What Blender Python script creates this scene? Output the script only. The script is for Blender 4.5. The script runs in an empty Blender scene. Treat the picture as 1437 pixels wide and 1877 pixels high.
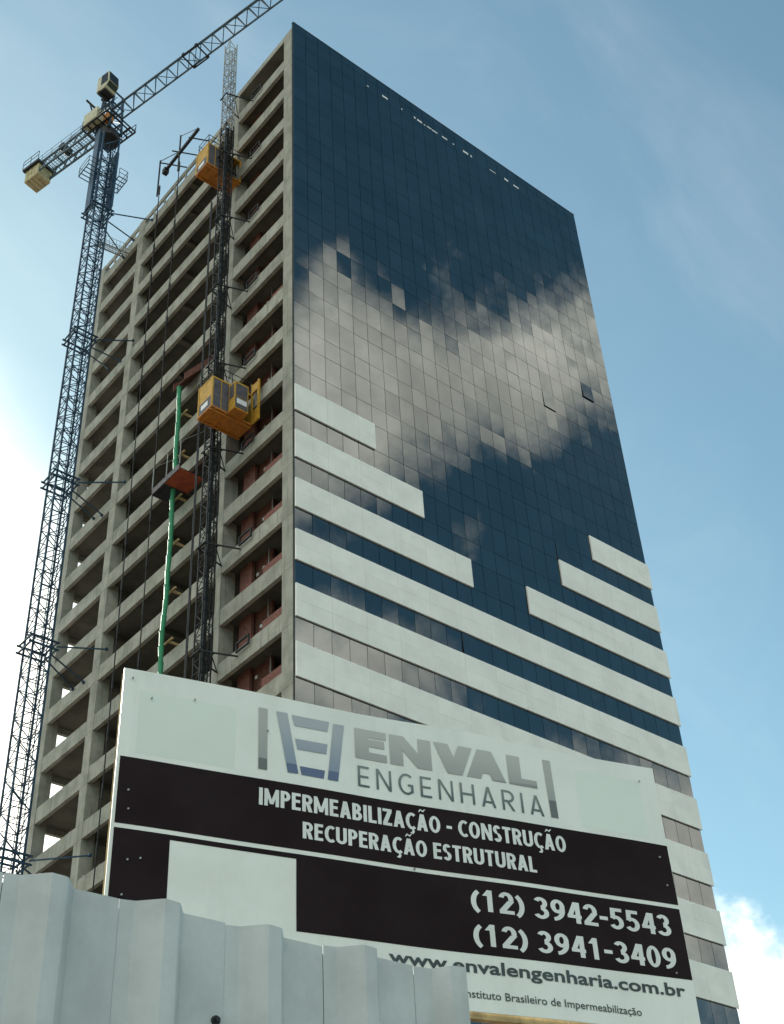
import bpy, math, random
from mathutils import Vector, Matrix
R = math.radians
rng = random.Random(7)
scn = bpy.context.scene
col = scn.collection

# ------------------------------------------------------------------ camera
CAM = Vector((-32.966, -44.861, 1.6))
YAW, PIT, ROL = 0.72585, 0.67885, -0.06135
fw = Vector((math.sin(YAW)*math.cos(PIT), math.cos(YAW)*math.cos(PIT), math.sin(PIT)))
rt = Vector((math.cos(YAW), -math.sin(YAW), 0)); up = rt.cross(fw)
r2 = math.cos(ROL)*rt + math.sin(ROL)*up; u2 = -math.sin(ROL)*rt + math.cos(ROL)*up
cd = bpy.data.cameras.new('camera'); cam = bpy.data.objects.new('camera', cd); col.objects.link(cam)
m = Matrix((r2, u2, -fw)).transposed().to_4x4(); m.translation = CAM; cam.matrix_world = m
cd.sensor_fit = 'VERTICAL'; cd.sensor_height = 24; cd.lens = 2492.3/1877*24
cd.clip_start = 0.05; cd.clip_end = 20000
scn.camera = cam

# ------------------------------------------------------------------ sky, sun, exposure
SUN_AZ, SUN_EL = R(2), R(33)      # azimuth from +Y towards +X
scn.view_settings.view_transform = 'Standard'; scn.view_settings.look = 'None'
scn.view_settings.gamma = 1; scn.view_settings.exposure = 1.02; scn.view_settings.use_curve_mapping = False

class NT:
    """small helper to write node maths as expressions"""
    def __init__(s, tree): s.t = tree; s.n = tree.nodes; s.l = tree.links
    def node(s, typ, **kw):
        n = s.n.new(typ)
        for k, v in kw.items(): setattr(n, k, v)
        return n
    def put(s, sock, v):
        if hasattr(v, 'is_linked'): s.l.new(v, sock)
        elif v is not None: sock.default_value = v
    def math(s, op, a, b=None, c=None, clamp=False):
        n = s.node('ShaderNodeMath', operation=op); n.use_clamp = clamp
        s.put(n.inputs[0], a); s.put(n.inputs[1], b)
        if c is not None: s.put(n.inputs[2], c)
        return n.outputs[0]
    def add(s, a, b): return s.math('ADD', a, b)
    def sub(s, a, b): return s.math('SUBTRACT', a, b)
    def mul(s, a, b): return s.math('MULTIPLY', a, b)
    def smooth(s, x, a, b, lo=0.0, hi=1.0):
        n = s.node('ShaderNodeMapRange', interpolation_type='SMOOTHSTEP')
        s.put(n.inputs[0], x); n.inputs[1].default_value = a; n.inputs[2].default_value = b
        n.inputs[3].default_value = lo; n.inputs[4].default_value = hi
        return n.outputs[0]
    def noise(s, vec, scale, detail=4, rough=0.55, dist=0.0):
        n = s.node('ShaderNodeTexNoise'); s.put(n.inputs['Vector'], vec)
        n.inputs['Scale'].default_value = scale; n.inputs['Detail'].default_value = detail
        n.inputs['Roughness'].default_value = rough; n.inputs['Distortion'].default_value = dist
        return n.outputs[0]
    def mix(s, f, a, b, blend='MIX'):
        n = s.node('ShaderNodeMix', data_type='RGBA', blend_type=blend)
        s.put(n.inputs[0], f); s.put(n.inputs[6], a); s.put(n.inputs[7], b)
        return n.outputs[2]
    def mapping(s, vec, scale=(1, 1, 1), loc=(0, 0, 0)):
        n = s.node('ShaderNodeMapping'); s.put(n.inputs[0], vec)
        n.inputs['Scale'].default_value = scale; n.inputs['Location'].default_value = loc
        return n.outputs[0]

world = bpy.data.worlds.new('World'); scn.world = world; world.use_nodes = True
wt = world.node_tree; wt.nodes.clear(); W = NT(wt)
sky = W.node('ShaderNodeTexSky', sky_type='NISHITA'); sky.sun_disc = False
sky.sun_elevation = SUN_EL; sky.sun_rotation = SUN_AZ
sky.air_density = 1.0; sky.dust_density = 0.8; sky.ozone_density = 0.7; sky.altitude = 600
tc = W.node('ShaderNodeTexCoord'); D = tc.outputs['Generated']
sx = W.node('ShaderNodeSeparateXYZ'); W.put(sx.inputs[0], D)
DX, DY, DZ = sx.outputs
el = W.mul(W.math('ARCSINE', DZ), 57.2958)
az = W.mul(W.math('ARCTAN2', DX, DY), 57.2958)
n1 = W.noise(D, 9.0, 7, 0.58, 0.3)
n2 = W.noise(D, 3.2, 4, 0.5)
n3 = W.noise(D, 34.0, 5, 0.6)
def blob(a0, e0, wa, we, amp=1.0):
    a = W.math('DIVIDE', W.sub(az, a0), wa); e = W.math('DIVIDE', W.sub(el, e0), we)
    r = W.add(W.mul(a, a), W.mul(e, e))
    return W.mul(W.math('EXPONENT', W.mul(r, -1.0)), amp)
f = None
for b in [(140.5, 44.2, 6.5, 4.6, 1.05), (128.5, 44.2, 6.5, 3.3, 1.0), (141, 49.5, 2.6, 2.2, .5), (141.5, 32.6, 6.5, 2.6, .95), (127, 22.8, 13, 5.6, 1.1), (134.5, 37.6, 1.6, 1.5, .45),
          (152, 40, 7, 5, .8), (108, 43, 8, 3.5, .4),            # the bank behind the camera seen in the glass
          (56.5, 18.6, 4.4, 3.4, .74), (70, 16, 9, 4, .5), (82, 22, 9, 3.5, .35), (-25, 25, 20, 9, .8),
          (-60, 38, 26, 14, 1.0), (-115, 36, 28, 15, 1.1), (-150, 40, 18, 16, 1.1), (178, 24, 14, 6, .7)]:  # unseen banks off to the left, added to light the fence and facades
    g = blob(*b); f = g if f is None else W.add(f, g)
low = W.smooth(el, 26, 8, 0.0, 0.16)
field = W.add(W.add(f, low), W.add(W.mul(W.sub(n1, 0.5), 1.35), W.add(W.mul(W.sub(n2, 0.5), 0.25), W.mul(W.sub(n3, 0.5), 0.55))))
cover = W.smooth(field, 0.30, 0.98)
glow = W.smooth(W.add(blob(10, 27, 21, 18), W.mul(W.sub(n2, .5), .35)), .30, .85)
cover = W.math('MAXIMUM', cover, glow)
# thin high veil
vs = W.mapping(D, (2.2, 5.5, 3.0))
veil = W.mul(W.smooth(W.noise(vs, 1.6, 5, 0.55, 0.5), 0.42, 0.8), 0.03)
cover = W.math('MAXIMUM', cover, veil)
shade = W.smooth(W.noise(D, 13.0, 5, 0.6), 0.3, 0.75, 0.62, 1.0)
# cloud brightness: forward scattering near the sun
sdir = W.node('ShaderNodeVectorMath', operation='DOT_PRODUCT'); W.put(sdir.inputs[0], D)
sdir.inputs[1].default_value = (math.sin(SUN_AZ)*math.cos(SUN_EL), math.cos(SUN_AZ)*math.cos(SUN_EL), math.sin(SUN_EL))
fwd = W.smooth(sdir.outputs['Value'], 0.3, 1.0, 0.0, 1.0)
CL = W.mul(shade, W.add(17.5, W.mul(fwd, 5.0)))
cc = W.node('ShaderNodeCombineColor')
W.put(cc.inputs[0], W.mul(CL, 1.0)); W.put(cc.inputs[1], W.mul(CL, .915)); W.put(cc.inputs[2], W.mul(CL, .765))
tint = W.mix(1.0, sky.outputs[0], (.89, 1.06, .86, 1), 'MULTIPLY')
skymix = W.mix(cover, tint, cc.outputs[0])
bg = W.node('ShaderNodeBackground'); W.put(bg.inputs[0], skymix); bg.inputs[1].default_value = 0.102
wo = W.node('ShaderNodeOutputWorld'); wt.links.new(bg.outputs[0], wo.inputs[0])

sl = bpy.data.lights.new('sun', 'SUN'); sl.energy = 4.5; sl.angle = R(0.53); sl.color = (1.0, .94, .85)
so = bpy.data.objects.new('sun', sl); col.objects.link(so)
sv = Vector((math.sin(SUN_AZ)*math.cos(SUN_EL), math.cos(SUN_AZ)*math.cos(SUN_EL), math.sin(SUN_EL)))
so.rotation_euler = sv.to_track_quat('Z', 'Y').to_euler()
so.location = (0, 60, 120)

# ------------------------------------------------------------------ materials
MATS = {}
def mat(name, c, rough=.7, metal=0.0, var=.15, scale=3.0, c2=None, streak=0.0, bump=0.0, spec=.4, fine=40, ovar=.12):
    mt = bpy.data.materials.new(name); mt.use_nodes = True; t = NT(mt.node_tree)
    b = mt.node_tree.nodes['Principled BSDF']
    geo = t.node('ShaderNodeNewGeometry').outputs['Position']
    n = t.noise(geo, scale, 5, .6)
    ca = tuple(c)+(1,)
    cb = tuple(c2)+(1,) if c2 else tuple(x*(1-var*2) for x in c)+(1,)
    k = t.mix(t.smooth(n, .35, .7), ca, cb)
    if streak:
        sv_ = t.mapping(geo, (2.6, 2.6, .16)); ns = t.noise(sv_, 1.6, 5, .65)
        k = t.mix(t.mul(t.smooth(ns, .50, .74), streak), k, tuple(x*.42 for x in c)+(1,))
    orv = t.node('ShaderNodeObjectInfo').outputs['Random']
    k = t.mix(t.smooth(orv, 0, 1, 0, ovar), k, tuple(x*.55 for x in c)+(1,))
    nf = t.noise(geo, fine, 3, .6)
    k = t.mix(t.smooth(nf, .3, .7, 0, var), k, tuple(x*.6 for x in c)+(1,))
    t.put(b.inputs['Base Color'], k)
    t.put(b.inputs['Roughness'], t.smooth(n, .2, .8, max(rough-.1, .03), min(rough+.1, 1)))
    b.inputs['Metallic'].default_value = metal; b.inputs['Specular IOR Level'].default_value = spec
    if bump:
        bp = t.node('ShaderNodeBump'); bp.inputs['Strength'].default_value = bump; bp.inputs['Distance'].default_value = .02
        t.put(bp.inputs['Height'], nf); t.put(b.inputs['Normal'], bp.outputs[0])
    MATS[name] = mt; return mt
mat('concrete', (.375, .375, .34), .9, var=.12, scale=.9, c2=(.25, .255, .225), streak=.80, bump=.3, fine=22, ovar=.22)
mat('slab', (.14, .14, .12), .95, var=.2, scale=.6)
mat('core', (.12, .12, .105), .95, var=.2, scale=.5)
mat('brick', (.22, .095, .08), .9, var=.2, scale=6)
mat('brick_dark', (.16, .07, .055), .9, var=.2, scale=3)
mat('white_panel', (.76, .77, .75), .45, var=.05, scale=.7, fine=3, streak=.10, ovar=.10)
mat('joint', (.03, .033, .036), .8)
mat('crane_steel', (.035, .085, .15), .5, .3, var=.25, scale=2)
mat('jib_steel', (.10, .16, .21), .5, .3, var=.2, scale=2)
mat('cream', (.52, .50, .36), .55, var=.15, scale=1.5)
mat('ballast', (.50, .45, .28), .9, var=.2, scale=2)
mat('dark_steel', (.03, .034, .038), .55, .4, var=.2)
mat('galv', (.36, .38, .39), .5, .25, var=.2, scale=4)
mat('yellow', (.56, .32, .03), .55, var=.25, scale=3.5, c2=(.40, .22, .04), streak=.35)
mat('orange', (.50, .19, .02), .65, var=.28, scale=2.5, c2=(.33, .12, .03))
mat('mesh_panel', (.13, .12, .14), .6, .3, var=.2)
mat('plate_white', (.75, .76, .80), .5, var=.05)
mat('plate_blue', (.25, .30, .45), .5, var=.1)
mat('green', (.03, .30, .15), .65, var=.3, scale=2, c2=(.05,.24,.14), streak=.3, ovar=.3)
mat('red_ply', (.36, .075, .03), .8, var=.3, scale=2.2, c2=(.22, .05, .03))
mat('wood', (.45, .34, .17), .8, var=.25, scale=7)
mat('glass_dark', (.008, .010, .012), .15, var=.05, spec=.15)
mat('fence_sheet', (.50, .53, .535), .42, .0, var=.10, scale=6, fine=90, streak=.22, spec=.4, ovar=.06)
mat('sign_white', (.70, .735, .715), .5, var=.05, scale=1.6, fine=30, streak=.17, ovar=0)
mat('sign_black', (.017, .010, .013), .75, var=.1, scale=2, spec=.12)
mat('letter_white', (.66, .69, .69), .5, var=.04)
mat('letter_dark', (.045, .06, .065), .5, var=.1)
mat('ground', (.20, .17, .13), .95, var=.25, scale=.4)
mat('paving', (.30, .30, .28), .9, var=.15, scale=1.5)
mat('asphalt', (.05, .05, .052), .9, var=.2, scale=2)
mat('paint', (.75, .75, .72), .6, var=.1)

def glass_mat(name, var):
    mt = bpy.data.materials.new(name); mt.use_nodes = True; t = NT(mt.node_tree); t.n.clear()
    oi = t.node('ShaderNodeObjectInfo').outputs['Random']
    gl = t.node('ShaderNodeBsdfGlossy'); gl.inputs['Roughness'].default_value = .012
    base = t.node('ShaderNodeBsdfPrincipled'); base.inputs['Base Color'].default_value = (.001, .017, .034, 1)
    base.inputs['Roughness'].default_value = .3; base.inputs['Specular IOR Level'].default_value = 0
    fr = t.node('ShaderNodeFresnel'); fr.inputs[0].default_value = 2.25
    gl.inputs['Color'].default_value = (.80, .88, .91, 1)
    g = t.node('ShaderNodeNewGeometry').outputs['Position']
    k = t.smooth(t.noise(g, .35, 3, .5), .3, .7, .92, 1.08)
    sg = t.node('ShaderNodeVectorMath', operation='SNAP'); t.put(sg.inputs[0], t.mapping(g, (1/1.1392, 0, 1/1.75), (.0, 0, -.03))); sg.inputs[1].default_value = (1, 1, 1)
    wnz = t.node('ShaderNodeTexWhiteNoise'); t.put(wnz.inputs['Vector'], sg.outputs[0])
    k = t.mul(k, t.smooth(wnz.outputs['Value'], 0, 1, .95, 1.05))
    mx = t.node('ShaderNodeMixShader'); t.put(mx.inputs[0], t.mul(fr.outputs[0], t.mul(k, .70)))
    t.l.new(base.outputs[0], mx.inputs[1]); t.l.new(gl.outputs[0], mx.inputs[2])
    o = t.node('ShaderNodeOutputMaterial'); t.l.new(mx.outputs[0], o.inputs[0])
    MATS[name] = mt
glass_mat('facade_glass', .1)

# ------------------------------------------------------------------ mesh helpers
class MB:
    def __init__(s): s.v = []; s.f = []
    def add(s, vs, fs):
        b = len(s.v); s.v += [tuple(v) for v in vs]; s.f += [tuple(i+b for i in f) for f in fs]; return s
    def box(s, x0, x1, y0, y1, z0, z1):
        return s.add([(x0,y0,z0),(x1,y0,z0),(x1,y1,z0),(x0,y1,z0),(x0,y0,z1),(x1,y0,z1),(x1,y1,z1),(x0,y1,z1)],
              [(0,3,2,1),(4,5,6,7),(0,1,5,4),(1,2,6,5),(2,3,7,6),(3,0,4,7)])
    def bar(s, p, q, w, h=None):
        h = w if h is None else h
        p = Vector(p); q = Vector(q); d = (q-p).normalized()
        a = d.cross(Vector((0,0,1)) if abs(d.z) < .95 else Vector((0,1,0))).normalized(); b = a.cross(d)
        vs = []
        for c in (p, q):
            for i, j in ((-1,-1),(1,-1),(1,1),(-1,1)): vs.append(c + a*(i*w/2) + b*(j*h/2))
        return s.add(vs, [(0,1,2,3),(7,6,5,4),(0,4,5,1),(1,5,6,2),(2,6,7,3),(3,7,4,0)])
    def tube(s, p, q, r, r_end=None, n=8, cap=True):
        r_end = r if r_end is None else r_end
        p = Vector(p); q = Vector(q); d = (q-p).normalized()
        a = d.cross(Vector((0,0,1)) if abs(d.z) < .95 else Vector((0,1,0))).normalized(); b = a.cross(d)
        vs = [c + (a*math.cos(t)+b*math.sin(t))*rr for c, rr in ((p, r), (q, r_end)) for t in [2*math.pi*k/n for k in range(n)]]
        fs = [(k, (k+1) % n, n+(k+1) % n, n+k) for k in range(n)]
        if cap: fs += [tuple(range(n-1, -1, -1)), tuple(range(n, 2*n))]
        return s.add(vs, fs)
    def prism(s, pts, d):          # polygon (3D points) extruded by vector d
        n = len(pts); d = Vector(d); vs = [Vector(p) for p in pts] + [Vector(p)+d for p in pts]
        return s.add(vs, [tuple(range(n-1,-1,-1)), tuple(range(n, 2*n))] + [(k,(k+1)%n,n+(k+1)%n,n+k) for k in range(n)])
    def mesh(s, name): 
        me = bpy.data.meshes.new(name); me.from_pydata(s.v, [], s.f); me.update(); return me
    def build(s, name, material, parent=None, loc=None):
        return link(name, s.mesh(name), material, parent, loc)
def link(name, me, material, parent=None, loc=None):
    if material and not me.materials: me.materials.append(MATS[material])
    o = bpy.data.objects.new(name, me); col.objects.link(o)
    if parent: o.parent = parent
    if loc is not None: o.location = loc
    return o
def tag(o, label=None, cat=None, group=None, kind=None):
    for k, v in (('label', label), ('category', cat), ('group', group), ('kind', kind)):
        if v: o[k] = v
    return o
def empty(name, loc, label, cat, group=None):
    o = bpy.data.objects.new(name, None); col.objects.link(o); o.location = loc; o.empty_display_size = .5
    return tag(o, label, cat, group)
def bevel(o, w=.01, seg=1):
    b = o.modifiers.new('bevel', 'BEVEL'); b.width = w; b.segments = seg; b.limit_method = 'ANGLE'; return o

# ------------------------------------------------------------------ setting: ground
g = MB(); g.add([(-3000,-3000,0),(3000,-3000,0),(3000,3000,0),(-3000,3000,0)], [(0,1,2,3)])
tag(g.build('ground', 'ground'), kind='structure')
pv = MB(); pv.box(-80, 60, -48, -43.2, -.2, .12); tag(pv.build('pavement', 'paving'), kind='structure')
rd = MB(); rd.box(-80, 60, -58, -48.02, -.2, .004); tag(rd.build('road', 'asphalt'), kind='structure')

# ------------------------------------------------------------------ the tower
FL = 3.5; B0 = 57.33                       # storey height, one beam underside
WX, DYY = 29.62, 27.75                     # glass front length, open front length
tower = empty('office_tower', (0,0,0), 'unfinished tower with open concrete side and dark blue glass front with white bands', 'building')
levels = [B0 + FL*k for k in range(-15, 10)]          # beam undersides 4.83 .. 88.83
TOPL = levels[-1]
BH = 1.05
BAYS = [(1.1, 6.9), (7.4, 20.4), (21.25, 26.8)]
# columns on the open side
for (y0, y1, dep, zt, lab) in [(.16, 1.1, 1.1, 92.95, None), (6.9, 7.4, .95, 92.9, None), (20.4, 21.25, .85, 91.15, None), (26.8, 27.75, .8, 91.15, None)]:
    mb = MB()
    z = 0.0
    for lv in levels + [zt]:                           # cast lifts with a narrow recessed pour joint
        z1 = min(lv + .02, zt)
        if z1 - z > .3: mb.box(0, dep, y0, y1, z, z1 - .025); mb.box(.015, dep-.02, y0+.015, y1-.015, z1-.025, z1)
        z = z1
    mb.build('column', 'concrete', tower)
for (x0, y0) in [(8.0, 27.0), (16.0, 27.0), (24.0, 27.0)]:
    MB().box(x0, x0+.8, y0, y0+.7, 0, 89.8).build('column', 'concrete', tower)
# slabs and beams storey by storey
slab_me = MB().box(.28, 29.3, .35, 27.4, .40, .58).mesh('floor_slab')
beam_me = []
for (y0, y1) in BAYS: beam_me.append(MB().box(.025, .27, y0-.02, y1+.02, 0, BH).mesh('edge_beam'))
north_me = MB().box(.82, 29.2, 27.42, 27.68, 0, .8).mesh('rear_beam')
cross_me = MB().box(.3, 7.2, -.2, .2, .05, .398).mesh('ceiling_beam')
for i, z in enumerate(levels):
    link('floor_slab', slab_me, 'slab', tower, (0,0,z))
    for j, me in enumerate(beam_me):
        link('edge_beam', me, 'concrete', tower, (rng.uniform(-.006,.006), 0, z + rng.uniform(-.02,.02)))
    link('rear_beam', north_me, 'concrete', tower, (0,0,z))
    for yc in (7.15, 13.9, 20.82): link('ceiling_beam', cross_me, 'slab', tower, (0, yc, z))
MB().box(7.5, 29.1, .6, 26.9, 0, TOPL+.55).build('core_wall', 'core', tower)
# top storey over the right bay, roof slab and parapet
MB().box(.02, .3, 1.08, 6.92, 92.33, 92.92).build('roof_beam', 'concrete', tower)
MB().box(.05, 29.3, .3, 7.38, 92.3, 92.6).build('roof_slab', 'slab', tower)
MB().box(2.6, 29.2, 7.1, 7.36, TOPL+.6, 92.3).build('top_wall', 'core', tower)
MB().box(29.3, 29.55, .3, 27.4, 0, 89.6).build('end_wall', 'concrete', tower)
# roof rail beam carried on stubs over the other two bays
MB().box(.03, .16, 7.42, 20.38, 90.62, 91.1).build('rail_beam', 'concrete', tower)
MB().box(.03, .16, 21.27, 26.78, 90.62, 91.1).build('rail_beam', 'concrete', tower)
stub = MB().box(.05, .15, -.09, .09, 0, .78).mesh('rail_stub')
y = 8.2
while y < 26.6:
    if not 20.2 < y < 21.4: link('rail_stub', stub, 'concrete', tower, (0, y, TOPL+1.02))
    y += 1.55
hand = MB().box(.14, .19, 7.5, 20.3, 90.17, 90.22); hand.box(.14,.19,21.3,26.7,90.17,90.22); hand.build('hand_rail', 'dark_steel', tower)
# starter bars and form ties poking out of the roof edge
sb = MB()
for k in range(14):
    yy = 1.5 + k*.42; sb.tube((.15, yy, 92.9), (.15+rng.uniform(-.03,.03), yy, 92.9+rng.uniform(.08,.3)), .02, n=5)
sb.build('starter_bar', 'dark_steel', tower)
# masonry inside the right bay
pier = MB().box(.95, 1.15, 5.36, 6.5, .59, 3.88).mesh('brick_pier')
back = MB().box(1.25, 1.4, 3.7, 6.88, .59, 3.88).mesh('brick_wall')
lowb = MB().box(.34, .48, 1.12, 3.3, .59, 1.9).mesh('low_brick_wall')
ebox = MB().box(1.19, 1.248, -.09, .09, -.09, .09).mesh('junction_box')
prop = MB().tube((1.0, 0, .6), (1.0, 0, 3.88), .035, n=6).mesh('steel_prop')
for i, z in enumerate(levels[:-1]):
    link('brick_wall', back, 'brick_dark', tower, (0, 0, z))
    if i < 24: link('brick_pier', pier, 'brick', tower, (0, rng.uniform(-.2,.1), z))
    if i < 13 or i % 4 == 1: link('low_brick_wall', lowb, 'brick', tower, (0, rng.uniform(-1.2,0) if i > 16 else 0, z))
    for k in range(2): link('junction_box', ebox, 'plate_white', tower, (0, rng.uniform(3.9, 5.2), z+rng.uniform(2.5, 3.4)))
    if i < 18: link('steel_prop', prop, 'galv', tower, (0, 3.55+rng.uniform(-.2,.2), z))
# rubble along beam tops
rub = MB()
for i, z in enumerate(levels):
    for k in range(16):
        yy = rng.uniform(1.3, 26.5); a = rng.uniform(.04,.11)
        rub.box(.06, .06+a, yy, yy+rng.uniform(.05,.3), z+BH-.03, z+BH+a*.8)
tag(rub.build('mortar_spill', 'concrete', tower), kind='stuff')

# ---- glass front
PW = WX/26
def tilt(): return rng.gauss(0, .0034), rng.gauss(0, .0030)
strip_me = MB().box(-PW/2+.014, PW/2-.014, -.03, 0, -.736, .736).mesh('glass_pane')
spand_me = MB().box(-PW/2+.014, PW/2-.014, -.03, 0, -.986, .986).mesh('glass_pane')
rest = MB(); npane = 0
OPEN = {(23, 71.0): 2.6, (19, 67.0): 1.6, (18, 53.4): 1.8}
ODD = {(10, 42.85): (.045, .03), (15, 46.3): (.0, .02)}
def pane(c, z0, z1, single):
    global npane
    xc = (c+.5)*PW; zc = (z0+z1)/2; a, b = tilt()
    for (oc, oz), ang in OPEN.items():
        if oc == c and z0 < oz < z1: a = R(ang); single = True
    for (oc, oz), t in ODD.items():
        if oc == c and z0 < oz < z1: a, b = t; single = True
    if single and npane < 300:
        npane += 1
        o = link('glass_pane', strip_me if z1-z0 < 1.8 else spand_me, 'facade_glass', tower)
        yo = 0.0
        if a > .02: yo = -math.sin(a)*(z1-z0)/2 - .02
        o.location = (xc, yo, zc); o.rotation_euler = (-a if a > .02 else a, 0, b)
        return
    w = PW/2-.014; h = (z1-z0)/2-.014; M = Matrix.Rotation(a,3,'X') @ Matrix.Rotation(b,3,'Z')
    vs = []
    for zz in (-h, h):
        for xx, yy in ((-w,-.03),(w,-.03),(w,0),(-w,0)): vs.append(M @ Vector((xx,yy,zz)) + Vector((xc,0,zc)))
    rest.add(vs, [(0,3,2,1),(4,5,6,7),(0,1,5,4),(1,2,6,5),(2,3,7,6),(3,0,4,7)])
def strip(k): return 52.6+3.5*k, 54.1+3.5*k
def spand(k): return 54.1+3.5*k, 56.1+3.5*k
for k in range(0, -15, -1):
    for c in range(26): pane(c, *strip(k), single=(k >= -4 or (c >= 21 and k >= -9)))
for k, c0, c1 in ((0, 5, 21), (-1, 8, 18), (-2, 11, 15)):
    for c in range(c0, c1): pane(c, *spand(k), single=True)
for k in range(1, 12):
    for c in range(26): pane(c, *strip(k), single=k <= 2)
    if k < 11:
        for c in range(26): pane(c, *spand(k), single=k <= 2)
for c in range(26): pane(c, 92.6, 93.46, False)
o = tag(rest.build('glass_panes', 'facade_glass', tower), kind='stuff')
MB().box(.02, WX-.02, .03, .15, 0, 93.4).build('glass_backing', 'joint', tower)
MB().box(.0, WX, -.045, .16, 93.46, 93.54).build('parapet_cap', 'joint', tower)
# white cladding bands, panel by panel
PN = 2*PW
pan_full = [MB().box(.004, PN-.004, -.13, -.034, a, b).mesh('white_panel') for a, b in ((0, .996), (1.0, 2.0), (0, 2.0))]
def band(z0, x0, x1):
    x = x0
    while x < x1-.05:
        e = min(x+PN, x1)
        for q in ((0, 1) if z0 > 22 else (2,)):
            if abs(e-x-PN) < 1e-6: o = link('white_panel', pan_full[q], 'white_panel', tower, (x, rng.uniform(-.003,.003), z0))
            else: o = MB().box(.004, e-x-.004, -.13, -.034, (0, 1.0, 0)[q], (.996, 2.0, 2.0)[q]).build('white_panel', 'white_panel', tower, (x, 0, z0))
        x = e
    MB().box(x0+.02, x1-.02, -.12, -.036, -.035, -.004).build('shade_trim', 'joint', tower)  # dark strip standing in for the shaded underside and shadow below the band
for i in range(14):
    z0 = 54.1 - 3.5*i
    if i < 3:
        band(z0, 0.0, (5.80, 9.22, 12.66)[i]); band(z0, (23.97, 20.55, 17.17)[i], 29.71)
    else: band(z0, 0.0, 29.71)
# pale broken strips standing in for light seen through the top storey glass
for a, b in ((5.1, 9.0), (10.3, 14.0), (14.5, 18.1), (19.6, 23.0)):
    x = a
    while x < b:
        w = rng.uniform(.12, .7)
        if rng.random() < .72: zz = 91.62+rng.uniform(-.04,.04); MB().box(x, min(x+w, b), -.052, -.046, zz, zz+rng.uniform(.08,.24)).build('glint_strip', 'plate_white', tower)
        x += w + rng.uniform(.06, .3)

# ------------------------------------------------------------------ lattice helper
def lattice_section(s, h, chord, brace, n):
    mb = MB(); c = s/2; P = [(-c,-c),(c,-c),(c,c),(-c,c)]
    for (x, y) in P: mb.bar((x,y,0), (x,y,h), chord)
    dz = h/n
    for k in range(n):
        for i in range(4):
            a, b = P[i], P[(i+1) % 4]
            if (k+i) % 2: a, b = b, a
            mb.bar((*a, k*dz), (*b, (k+1)*dz), brace)
            mb.bar((*P[i], k*dz), (*P[(i+1) % 4], k*dz), brace*.9)
    return mb

# ------------------------------------------------------------------ tower crane
CX, CY = -4.0, 20.75
crane = empty('tower_crane', (CX, CY, 0), 'blue grey lattice tower crane tied to the open concrete side of the tower', 'crane')
sec = lattice_section(1.2, 3.0, .115, .05, 3).mesh('mast_section')
for k in range(32): link('mast_section', sec, 'crane_steel', crane, (0,0,3*k))
lad = MB()
for s in (-.2, .2): lad.bar((.25+s, -.3, 0), (.25+s, -.3, 99), .045)
for k in range(330): lad.bar((.05,-.3,.3*k), (.45,-.3,.3*k), .025)
lad.build('ladder', 'crane_steel', crane)
cl = lattice_section(1.45, 9.2, .13, .055, 5); cl.build('climbing_frame', 'crane_steel', crane, (0,0,89.2))
MB().box(-.95,-.72,-.4,.4,89.0,99.0).build('climbing_rail', 'crane_steel', crane)
MB().box(.72,.95,-.55,.25,90.0,97.0).build('climbing_rail', 'crane_steel', crane)
for (x0, x1, y0, y1) in ((-1.75, -.8, -.9, .7), (.8, 1.55, -1.3, .3)):
    p = MB(); z = 93.0
    for k in range(5): yy = y0+(y1-y0)*k/4; p.bar((x0,yy,z),(x1,yy,z),.06)
    for x in (x0, x1): p.bar((x,y0,z),(x,y1,z),.07)
    for h in (.55,1.1):
        p.bar((x0,y0,z+h),(x1,y0,z+h),.035); p.bar((x0,y1,z+h),(x1,y1,z+h),.035)
        xo = x0 if x0 < 0 else x1; p.bar((xo,y0,z+h),(xo,y1,z+h),.035)
    for x in (x0,x1):
        for yy in (y0,y1): p.bar((x,yy,z),(x,yy,z+1.1),.04)
    p.build('work_platform', 'crane_steel', crane)
# collars and struts to the building
for (zc, ends) in ((88.6, ((19.1, 89.5), (22.0, 89.8), (23.4, 88.9))), (74.2, ((20.2, 76.5), (22.0, 75.8), (23.9, 76.5))), (60.6, ((19.3, 62.0), (22.2, 61.0), (23.4, 61.5))),
                   (47.6, ((19.5, 48.6), (22.2, 47.6), (23.6, 47.8))), (33.8, ((19.0, 34.8), (22.4, 33.6), (23.8, 33.7)))):
    c_ = MB(); s = .84
    for dz in (0, .5):
        for q in (-s, s): c_.bar((-s-.15,q,zc+dz),(s+.15,q,zc+dz),.09,.11); c_.bar((q,-s,zc+dz),(q,s,zc+dz),.09,.11)
    c_.build('collar', 'crane_steel', crane)
    for k, (ye, ze) in enumerate(ends):
        st = MB(); a = (s, (-.75, .1, .75)[k], zc+.25); b = (-CX+.02, ye-CY, ze)
        st.bar(a, b, .075); st.bar((-CX-.16, ye-CY, ze-.02), (-CX+.02, ye-CY, ze-.02), .13, .16); st.build('strut', 'crane_steel', crane)
# gangway from mast to the roof edge
gw = MB(); a = Vector((.6, .5, 86.2)); b = Vector((4.0, 2.4, 89.0))
for s in (-.35,.35):
    o_ = Vector((-.45*s, .85*s, 0)); gw.bar(a+o_, b+o_, .09)
    for h in (.5,1.0): gw.bar(a+o_+Vector((0,0,h)), b+o_+Vector((0,0,h)), .025)
    for t in range(9): c_ = a.lerp(b, t/8)+o_; gw.bar(c_, c_+Vector((0,0,1.0)), .022)
for t in range(14): c_ = a.lerp(b, t/13); gw.bar(c_+Vector((-.16,.3,0)), c_-Vector((-.16,.3,0)), .05)
gw.build('gangway', 'galv', crane)
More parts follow.
